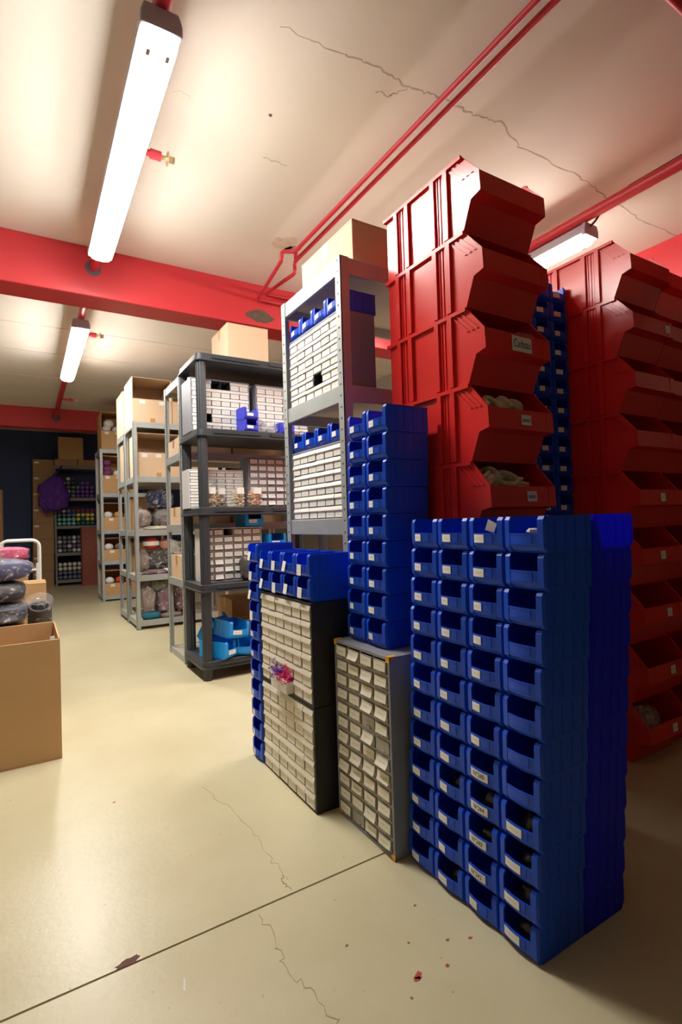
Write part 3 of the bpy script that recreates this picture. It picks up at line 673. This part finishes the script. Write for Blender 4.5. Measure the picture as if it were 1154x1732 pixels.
wad('clear_bag', 'clear plastic bag of dark trinkets beside the smoky drawers', 'bag', (1.235, 3.215, .5876+.085), (.06, .04, .08), mat('dark trinkets', (.08, .07, .07), .3, var=.8, scale=40), 9, .3)
SKY_ME = BIN_ME[SKY.name]
def skybin(loc, rz, label, s=1.25, rx=0, ry=0, lab=LAB_W2):
    o = bin_(SKY, loc, rz, label, 'sky blue bins on the plastic shelf', lab, rx=rx, ry=ry); o.scale = (s, s, s); return o
# sky blue bins stacked behind the cabinet on the second-lowest tier
for (x, y, z, q) in ((1.43, 3.30, .749+.0, 'upper stack left column, third'),):
    pass
for k in range(4):
    skybin((1.455, 3.33, .5876+k*.0985), 0, 'sky blue bin in the stack right of the smoky drawers, %s' % ('bottom', 'second from bottom', 'third from bottom', 'topmost')[k]) if k != 3 else skybin((1.31, 3.37, .5876+.346), 0, 'sky blue bin lying on top of the smoky drawer cabinet')
Z0 = .1186
skybin((1.045, 3.255, Z0), .55, 'sky blue bin at left on the lowest tier', 1.35)
skybin((1.215, 3.26, Z0), -.45, 'sky blue bin at right on the lowest tier', 1.35, lab=None)
skybin((1.125, 3.27, Z0+.112), .15, 'sky blue bin lying across the two bins on the lowest tier', 1.35, ry=.10)
skybin((1.085, 3.42, Z0+.105), .3, 'sky blue bin tipped on edge at the back of the lowest tier', 1.3, rx=-.9, lab=None)
for x, y, z, q in ((1.10, 3.36, 1.899, 'left'), (1.55, 3.36, 1.899, 'right')):
    tag(put(B().box(-.19, -.012, 0, .19, .012, .012).build('pale_bar', mat('pale batten', (.70, .52, .33), .7), bevel=.002), (x, y, z)), 'thin pale batten lying on the %s drawer cabinet of the top tier' % q, 'bar')  # one thin pale bar laid on each top-tier cabinet
carton('small brown carton behind sky blue bins on the lowest tier', 1.25, 3.36, Z0, .20, .20, .19, CARDD)
carton('low open brown carton on the lowest tier behind the sky blue bins', 1.09, 3.45, Z0, .14, .12, .14, CARD)

# ------------------------------------------------------------------ yarn, bags
def yarn_mat(n, c): return mat(n, c, .9, var=.25, scale=90, bump=.6, bscale=160)
def ball(x, y, z, r, mt, label, group=None, band=None, sq=.85):
    b = B(); rings = []; nu, nv = 16, 10
    for j in range(nv+1):
        ph = -PI/2+.06+(PI-.12)*j/nv; ring = []
        for k in range(nu):
            q = 1+.035*((j+k) % 2); ring.append((r*q*math.cos(ph)*math.cos(2*PI*k/nu), r*q*math.cos(ph)*math.sin(2*PI*k/nu), r*sq*q*math.sin(ph)))
        rings.append(ring)
    o = b.loft(rings).build('yarn_ball', mt, None, True); o.location = (x, y, z+r*sq); tag(o, label, 'yarn', group)
    if band:
        t = B().lathe([(r*1.045, -r*.28), (r*1.05, r*.28)], 18); t.build('paper_band', band, o, True)
    return o
YW = yarn_mat('white yarn', (.80, .78, .75)); YP = yarn_mat('plum yarn', (.22, .05, .16)); YR = yarn_mat('red yarn', (.55, .05, .04)); YO = yarn_mat('orange yarn', (.72, .34, .10))
YN = yarn_mat('navy yarn', (.015, .022, .09)); YG = yarn_mat('grey yarn', (.18, .16, .16)); YB_ = yarn_mat('black yarn', (.015, .014, .015)); YT = yarn_mat('teal cloth', (.02, .16, .25)); YK = yarn_mat('taupe yarn', (.28, .22, .19)); YM = yarn_mat('mauve yarn', (.20, .10, .14)); YL = yarn_mat('olive yarn', (.14, .14, .09)); YCR = yarn_mat('cream yarn', (.62, .55, .42))

# far rack (against the far end of the aisle)
FX0, FX1, FY0, FY1 = .84, 1.74, 7.43, 7.93
rack('pale metal rack of yarn boxes, farthest down the aisle', FX0, FX1, FY0, FY1, (.075, .53, .935, 1.42, 2.0), 2.0)
lv = [(2.0, .50, .25, 3), (1.42, .50, .24, 3), (.935, .36, .17, 2), (.53, .30, .15, 2), (.075, .33, .16, 2)]
names = ['top', 'second', 'third', 'fourth', 'lowest']
for i, (z, h, cut, nl) in enumerate(lv):
    zb = z-.0055 if i else z-.0055
    picking_box('open cardboard box of yarn on the %s shelf of the farthest rack' % names[i], FX0+.03, FY0+.02, zb, .40, .43, h, cut, CARD, nl, tape=True)
    fill = {0: [(YW, 0), (YW, 1), (YW, 2)], 1: [(YP, 0), (YW, 1), (YW, 2)], 2: [(YW, 0), (YO, 1), (YW, 2)], 3: [(YW, 0), (YG, 1), (YW, 2)], 4: [(YW, 0), (YR, 1), (YW, 2)]}[i]
    for mt, k in fill:
        ball(FX0+.10+.13*k, FY0+.10, zb+cut-.022, .058, mt, '%s ball of yarn, %s in the %s box of the farthest rack' % (mt.name.split()[0], ('left', 'middle', 'right')[k], names[i]), None)
    B_ = B().box(.02, .05, .006, .38, .40, max(.02, cut-.05)); f = B_.build('yarn_filling', yarn_mat('mixed yarn', (.25, .2, .18))); f.location = (FX0+.03, FY0+.02, zb); tag(f, 'mass of yarn filling the %s box of the farthest rack' % names[i], 'yarn'); f['kind'] = 'stuff'
for k in range(2): ball(FX0+.10, FY0+.10, 1.4145+.24+.045+.085*k, .05, YP, 'plum ball of yarn, %s in the pile in the second box of the farthest rack' % ('middle', 'upper')[k])
for k in range(2): ball(FX0+.13+.17*k, FY0+.10, 1.9945+.25+.05, .065, YW, 'white ball of yarn crowning the highest box of the farthest rack, %s' % ('left', 'right')[k])

# middle rack and the one back to back with it
MX0, MX1, MY0, MY1 = .865, 1.75, 5.12, 5.59
rack('pale metal rack with tall cardboard boxes and bagged yarn, middle of the aisle', MX0, MX1, MY0, MY1, (.085, .505, .925, 1.43, 1.945), 1.945)
rack('pale metal rack back to back behind the middle rack', MX0-.005, MX1-.005, 5.605, 6.06, (.085, .505, .925, 1.43, 1.905), 1.905)
picking_box('big open-front box on top of the middle rack, left', MX0+.005, MY0+.01, 1.9395, .36, .44, .43, .225, CARDL, 2)
picking_box('big open-front box on top of the middle rack, right', MX0+.37, MY0+.01, 1.9395, .36, .44, .43, .225, CARDL, 2)
picking_box('big open-front box on the second shelf of the middle rack, left', MX0+.04, MY0+.02, 1.4245, .385, .42, .42, .235, CARDL, 3)
picking_box('big open-front box on the second shelf of the middle rack, right', MX0+.43, MY0+.02, 1.4245, .385, .42, .42, .235, CARDL, 3)
carton('pale carton on top of the rack behind the middle rack', MX0-.005, 5.62, 1.8995, .40, .42, .44, CARDL)
carton('pale carton on the second shelf of the rack behind the middle rack', MX0+.02, 5.64, 1.4245, .40, .38, .40, CARDL)
carton('pale carton on the third shelf of the rack behind the middle rack', MX0+.06, 5.64, .9195, .38, .38, .33, CARD)
carton('carton on the fourth shelf of the rack behind the middle rack', MX0+.06, 5.64, .4995, .38, .38, .30, CARD)
def bag(label, c, r, mt, seed, wrap=FILM, amp=.28, p=.75, fr=2.5, name='yarn_bag', cat='bag', rz=0):
    o = B().ell((0, 0, 0), r, 22, 14, p, amp, seed, fr).build(name, mt, None, True); put(o, c, rz); tag(o, label, cat)
    if wrap:
        B().ell((0, 0, 0), [q*1.05 for q in r], 20, 12, p, amp*1.25, seed, fr).build('plastic_wrap', wrap, o, True)
    return o
z3 = .9195
bag('clear bag of navy yarn on the third shelf of the middle rack', (1.13, 5.30, z3+.30), (.12, .11, .085), YN, 1)
bag('clear bag of grey yarn on the third shelf of the middle rack', (1.16, 5.27, z3+.115), (.10, .10, .085), YG, 2)
bag('clear bag of taupe yarn on the third shelf of the middle rack', (.972, 5.25, z3+.115), (.062, .10, .085), YK, 3)
bag('clear bag of olive yarn at the back of the third shelf of the middle rack', (1.03, 5.42, z3+.12), (.10, .07, .10), YL, 4)
bag('flat clear bag of cream cloth on the third shelf edge of the middle rack', (1.07, 5.19, z3+.022), (.13, .05, .020), YCR, 5)
carton('flat pale carton at the back of the third shelf of the middle rack', .93, 5.45, z3, .25, .10, .38, CARD) if False else None
z4 = .4995
ball(1.03, 5.24, z4+.235, .072, YR, 'red yarn ball with a white paper band on the middle rack', None, PAPER)
bag('salmon cloth bundle beside the red yarn ball on the middle rack', (1.18, 5.26, z4+.28), (.075, .07, .055), yarn_mat('salmon cloth', (.60, .30, .22)), 6, None, .15)
bag('clear bag of black yarn on the fourth shelf of the middle rack', (1.12, 5.26, z4+.125), (.15, .11, .10), YB_, 7)
bag('clear bag of mauve yarn at the fourth shelf left end of the middle rack', (.955, 5.26, z4+.13), (.05, .10, .10), YK, 8)
bag('flat dark red bag on the fourth shelf edge of the middle rack', (1.06, 5.19, z4+.025), (.12, .06, .022), YM, 9)
tag(put(B().box(-.05, -.045, 0, .05, .045, .006).build('paper_sheet', PAPER), (1.18, 5.165, z4+.045), .3, .25), 'white paper sheet on the fourth shelf edge of the middle rack', 'paper')
z5 = .0795
bag('clear bag of taupe yarn on the lowest shelf of the middle rack', (.98, 5.25, z5+.18), (.07, .09, .13), YK, 10)
bag('clear bag of mauve yarn on the lowest shelf of the middle rack', (1.145, 5.27, z5+.16), (.08, .10, .12), YM, 11)
bag('clear bag of olive yarn on top of the lowest shelf pile of the middle rack', (1.10, 5.29, z5+.31), (.09, .09, .06), YL, 12)
bag('clear bag of dark red yarn at right on the lowest shelf of the middle rack', (1.315, 5.27, z5+.15), (.075, .10, .13), yarn_mat('dark red yarn', (.12, .03, .04)), 13)
bag('folded teal cloth on the lowest shelf of the middle rack', (1.005, 5.19, z5+.035), (.085, .045, .034), YT, 14, None, .12)
bag('flat taupe cloth beside the teal cloth on the middle rack', (1.19, 5.19, z5+.024), (.10, .045, .022), YK, 15, None, .1)

# narrow rack standing behind the plastic shelf
NX0, NX1, NY0, NY1 = .925, 1.80, 3.645, 4.10
rack('narrow pale metal rack just behind the charcoal plastic shelf', NX0, NX1, NY0, NY1, (.045, .575, .965, 1.47, 2.0), 2.0)
carton('small pale carton on the upper shelf of the narrow rack', NX0+.012, 3.72, 1.4645, .38, .33, .12, CARDL)
carton('small pale carton on the middle shelf of the narrow rack', NX0+.012, 3.76, .9595, .38, .28, .13, CARDL)
carton('pale carton full of plastic sleeves on the lower shelf of the narrow rack', NX0+.012, 3.72, .5695, .38, .31, .17, CARDL)
carton('brown carton at the right on the upper shelf of the narrow rack', NX0+.40, 3.70, 1.4645, .40, .33, .20, CARDD)
carton('brown carton at the right on the middle shelf of the narrow rack', NX0+.40, 3.72, .9595, .40, .33, .16, CARDD)
carton('large brown carton on the floor-level shelf of the narrow rack', NX0+.36, 3.70, .0395, .42, .33, .36, CARDD)
for k in range(6):
    s = B(); s.add([(-.09, 0, 0), (.09, 0, 0), (.09, .02, .10), (-.09, .02, .10), (-.09, .004, 0), (.09, .004, 0), (.09, .024, .10), (-.09, .024, .10)], [(0, 1, 2, 3), (7, 6, 5, 4), (0, 4, 5, 1), (1, 5, 6, 2), (2, 6, 7, 3), (3, 7, 4, 0)])
    o = s.build('plastic_sleeve', FILMW); put(o, (1.03-.012*k, 3.80+.03*k, .742), PI/2+.1*k, 0, .25-.1*k)
    tag(o, 'cloudy plastic sleeve in the lower carton of the narrow rack, %s from the front' % 'first second third fourth fifth sixth'.split()[k], 'plastic sleeve', 'plastic sleeves in the carton of the narrow rack')

# ------------------------------------------------------------------ far end of the room
far = empty('metal_rack', 'dark shelf of packed yarn against the navy far wall', 'shelf', (.42, 10.05, 0))
SD = mat('dusty grey shelf', (.20, .20, .19), .6, var=.1)
for x in (0, .70): 
    for y in (0, .36): B().box(x, y, 0, x+.03, y+.03, 2.05).build('post', SD, far)
for z in (.10, .56, 1.02, 1.50, 2.05): B().box(0, -.005, z-.05, .73, .395, z).build('shelf_board', SD, far)
YS = {n: yarn_mat(n, [min(.8, q*1.5+.01) for q in c]) for n, c in dict(charcoal_skein=(.04, .045, .05), grey_green_skein=(.13, .15, .12), violet_skein=(.14, .05, .28), cherry_skein=(.16, .02, .05), yellow_skein=(.58, .46, .06), mint_skein=(.14, .42, .36), teal_skein=(.04, .13, .14), white_skein=(.52, .52, .50), smoke_skein=(.14, .13, .15), cream_skein=(.48, .47, .38), blue_grey_skein=(.10, .14, .20)).items()}
def skein_proto():
    b = B(); rings = []
    for j in range(7):
        t = j/6; r = .036*math.sin(PI*(.12+.76*t))**.5
        rings.append([(r*math.cos(2*PI*k/10), -.06+.12*t, r*math.sin(2*PI*k/10)) for k in range(10)])
    return b.loft(rings)
SK = {}
def skein(nm, x, z, where, row, colm):
    if nm not in SK: SK[nm] = skein_proto().mesh('yarn_skein', YS[nm], True)
    c = nm.replace('_skein', '').replace('_', ' ')
    o = link('yarn_skein', SK[nm], None, 0, (x, 10.14, z)); tag(o, '%s yarn skein, far wall shelf %s, %s row up, place %s' % (c, where, row, colm), 'yarn', '%s skeins on the %s of the far wall shelf' % (c, where))
def skeins(z0, rows, where):
    for r, row in enumerate(rows):
        for c, nm in enumerate(row):
            if nm: skein(nm, .42+.075+.073*c, z0+.038+.073*r, where, 'first second third fourth fifth'.split()[r], 'one two three four five six seven eight'.split()[c])
S = lambda s: [{'c': 'charcoal_skein', 'g': 'grey_green_skein', 'v': 'violet_skein', 'r': 'cherry_skein', 'y': 'yellow_skein', 'm': 'mint_skein', 't': 'teal_skein', 'w': 'white_skein', 's': 'smoke_skein', 'e': 'cream_skein', 'b': 'blue_grey_skein'}.get(k) for k in s]
skeins(1.50, [S('cgggvvvv'), S('cgwgvvvv'), S('ccgggvvv'), S('cwgc vv'), S('ccwc')], 'top tier')
skeins(1.02, [S('mmmmtttt'), S('mmmmytyy'), S('bbbbyyyy'), S('bwbrrrrr')], 'second tier')
skeins(.56, [S('wsswws'), S('sswsss'), S('wsswsw'), S('ssswss')], 'third tier')
skeins(.10, [S('bbsbbb'), S('bsbbsb'), S('eeeeee'), S('eeeee')], 'lowest tier')
flat = carton('flat brown carton on top of the far wall shelf, left', .44, 10.06, 2.0505, .34, .33, .11, CARDD); carton('flat brown carton on top of the far wall shelf, right', .79, 10.06, 2.0505, .36, .33, .11, CARDD)
carton('large square carton on the flat cartons of the far wall shelf', .50, 10.07, 2.162, .38, .32, .385, CARD)
for k in range(8):
    carton('brown carton in the column beside the far wall shelf, %s' % nth(7-k, 8), .09+.004*k, 10.15, .27*k, .31, .36, .268, CARDD, group='column of cartons by the navy wall', paper=(.02, .20, .07, .03))
o = empty('rusty_bin', 'tall rust-brown box standing in front of the far wall shelf', 'box', (.80, 9.78, 0))
B().prism(rrect(0, 0, .26, .22, .02), 'z', 0, .96).build('body', RUST, o); B().prism(rrect(-.006, -.006, .266, .226, .02), 'z', .96, .985).build('rim', RUST, o)
pb = bag('purple plastic bag hanging in front of the far wall shelf', (.40, 9.85, 1.52), (.215, .12, .27), yarn_mat('violet fleece', (.17, .055, .40)), 21, PURPF, .42, .85, 1.5, 'hanging_bag', 'bag')
B().tube([(-.04, 0, .20), (.02, .05, .36), (.10, .10, .45), (.14, .19, .52)], .018, 8).build('handle', PURPF, pb, True)
for x, h, q in ((-.405, 1.95, 'left'), (-.325, 1.60, 'right')):
    b = B().lathe([(.030, 0), (.032, .002), (.032, h), (.026, h), (.026, h-.15)], 16); o = b.build('cardboard_tube', CARDD, None, True); o.location = (x, 9.6, 0); tag(o, 'tall brown cardboard tube at the left edge, %s of two' % q, 'tube')

# ------------------------------------------------------------------ left foreground
o = empty('open_carton', 'large open cardboard box in the left foreground', 'box', (-.50, 2.485, 0)); t = .007; W_, D_, H_ = .615, .47, .50
b = B(); b.box(0, 0, 0, W_, D_, t); b.box(0, 0, t, W_, t, H_-.004); b.box(0, D_-t, t, W_, D_, H_); b.box(0, t, t, t, D_-t, H_); b.box(W_-t, t, t, W_, D_-t, H_)
b.build('body', CARD, o, bevel=.002)
B().box(W_-.03, .01, H_-.035, W_-.008, D_*.5, H_-.03).build('plastic_liner', FILMW, o)
carton('brown carton under the bagged textiles', -.50, 3.05, 0, .48, .46, .475, CARD)
NAVYC = mat('navy fabric', (.016, .024, .12), .55, var=.3, scale=10); DARKC = mat('black fabric', (.011, .012, .02), .55, var=.3, scale=10); GREYC = mat('steel grey fabric', (.07, .07, .105), .5, var=.3, scale=10); PINK = mat('hot pink fabric', (.80, .05, .22), .6, var=.15, scale=10)
def pillow(label, c, r, mt, seed): return bag(label, c, r, mt, seed, FILM, .10, .55, 2.2, 'textile_bag', 'bag', 0)
pillow('plastic-wrapped grey fabric bundle, lowest of the stack behind the open box', (-.23, 3.25, .475+.058), (.235, .19, .055), GREYC, 31)
pillow('plastic-wrapped black fabric bundle in the stack behind the open box', (-.235, 3.25, .475+.168), (.230, .19, .052), DARKC, 32)
pillow('plastic-wrapped navy fabric bundle, topmost of the stack behind the open box', (-.215, 3.25, .475+.276), (.232, .19, .056), NAVYC, 33)
o = B().lathe([(.03, 0), (.052, .002), (.054, .03), (.054, .60), (.050, .612), (.040, .612), (.038, .60), (.038, .48)], 20).build('fabric_roll', DARKC, None, True); put(o, (.055, 3.37, .031), 0, .50, 0); tag(o, 'black fabric roll in clear plastic leaning on the open box', 'fabric roll')
B().lathe([(.045, .001), (.058, .01), (.060, .3), (.059, .60), (.064, .64), (.058, .655)], 18).build('plastic_wrap', FILM, o, True)
carton('small open-topped carton behind the fabric roll', -.02, 4.15, 0, .135, .30, .59, CARD)
# platform trolley with a white tubular handle and pink bundles
tr = empty('platform_trolley', 'platform trolley with white tubular handles behind the bagged textiles', 'trolley', (-.19, 5.75, 0))
B().box(-.05, -.55, .17, .33, .55, .20).build('platform', mat('dark deck', (.05, .05, .06), .6), tr, bevel=.005)
for y, k in ((.02, 0), (.50, 1)):
    P = bend([(-.02, y, .20), (-.02, y, .86+.0*k), (.30, y, .86+.0*k), (.30, y, .20)], .07, 6); B().tube(P, .014, 10).build('handle', WHITE, tr, True)
B().tube([(.275, -.30, .20), (.275, -.30, .66)], .013, 8).tube([(.20, -.30, .60), (.275, -.30, .60)], .010, 8).build('side_rail', WHITE, tr, True)
for x in (.0, .28):
    for y in (-.45, .45):
        B().prism([(y+.06*math.cos(2*PI*k/16), .06+.06*math.sin(2*PI*k/16)) for k in range(16)], 'x', x-.015, x+.015).build('wheel', BLACK, tr)
        B().box(x-.025, y-.02, .08, x+.025, y+.02, .17).build('caster', STEEL, tr)
carton('carton carrying the pink bundles in front of the trolley', -.45, 4.55, 0, .46, .46, .62, CARD)
bag('plastic-wrapped pink fabric bundle, lower of two', (-.215, 4.77, .62+.058), (.225, .19, .055), PINK, 41, FILM, .10, .55, 2.2, 'textile_bag', 'bag')
bag('plastic-wrapped pink fabric bundle, upper of two', (-.205, 4.77, .62+.162), (.220, .19, .048), PINK, 42, FILM, .10, .55, 2.2, 'textile_bag', 'bag')
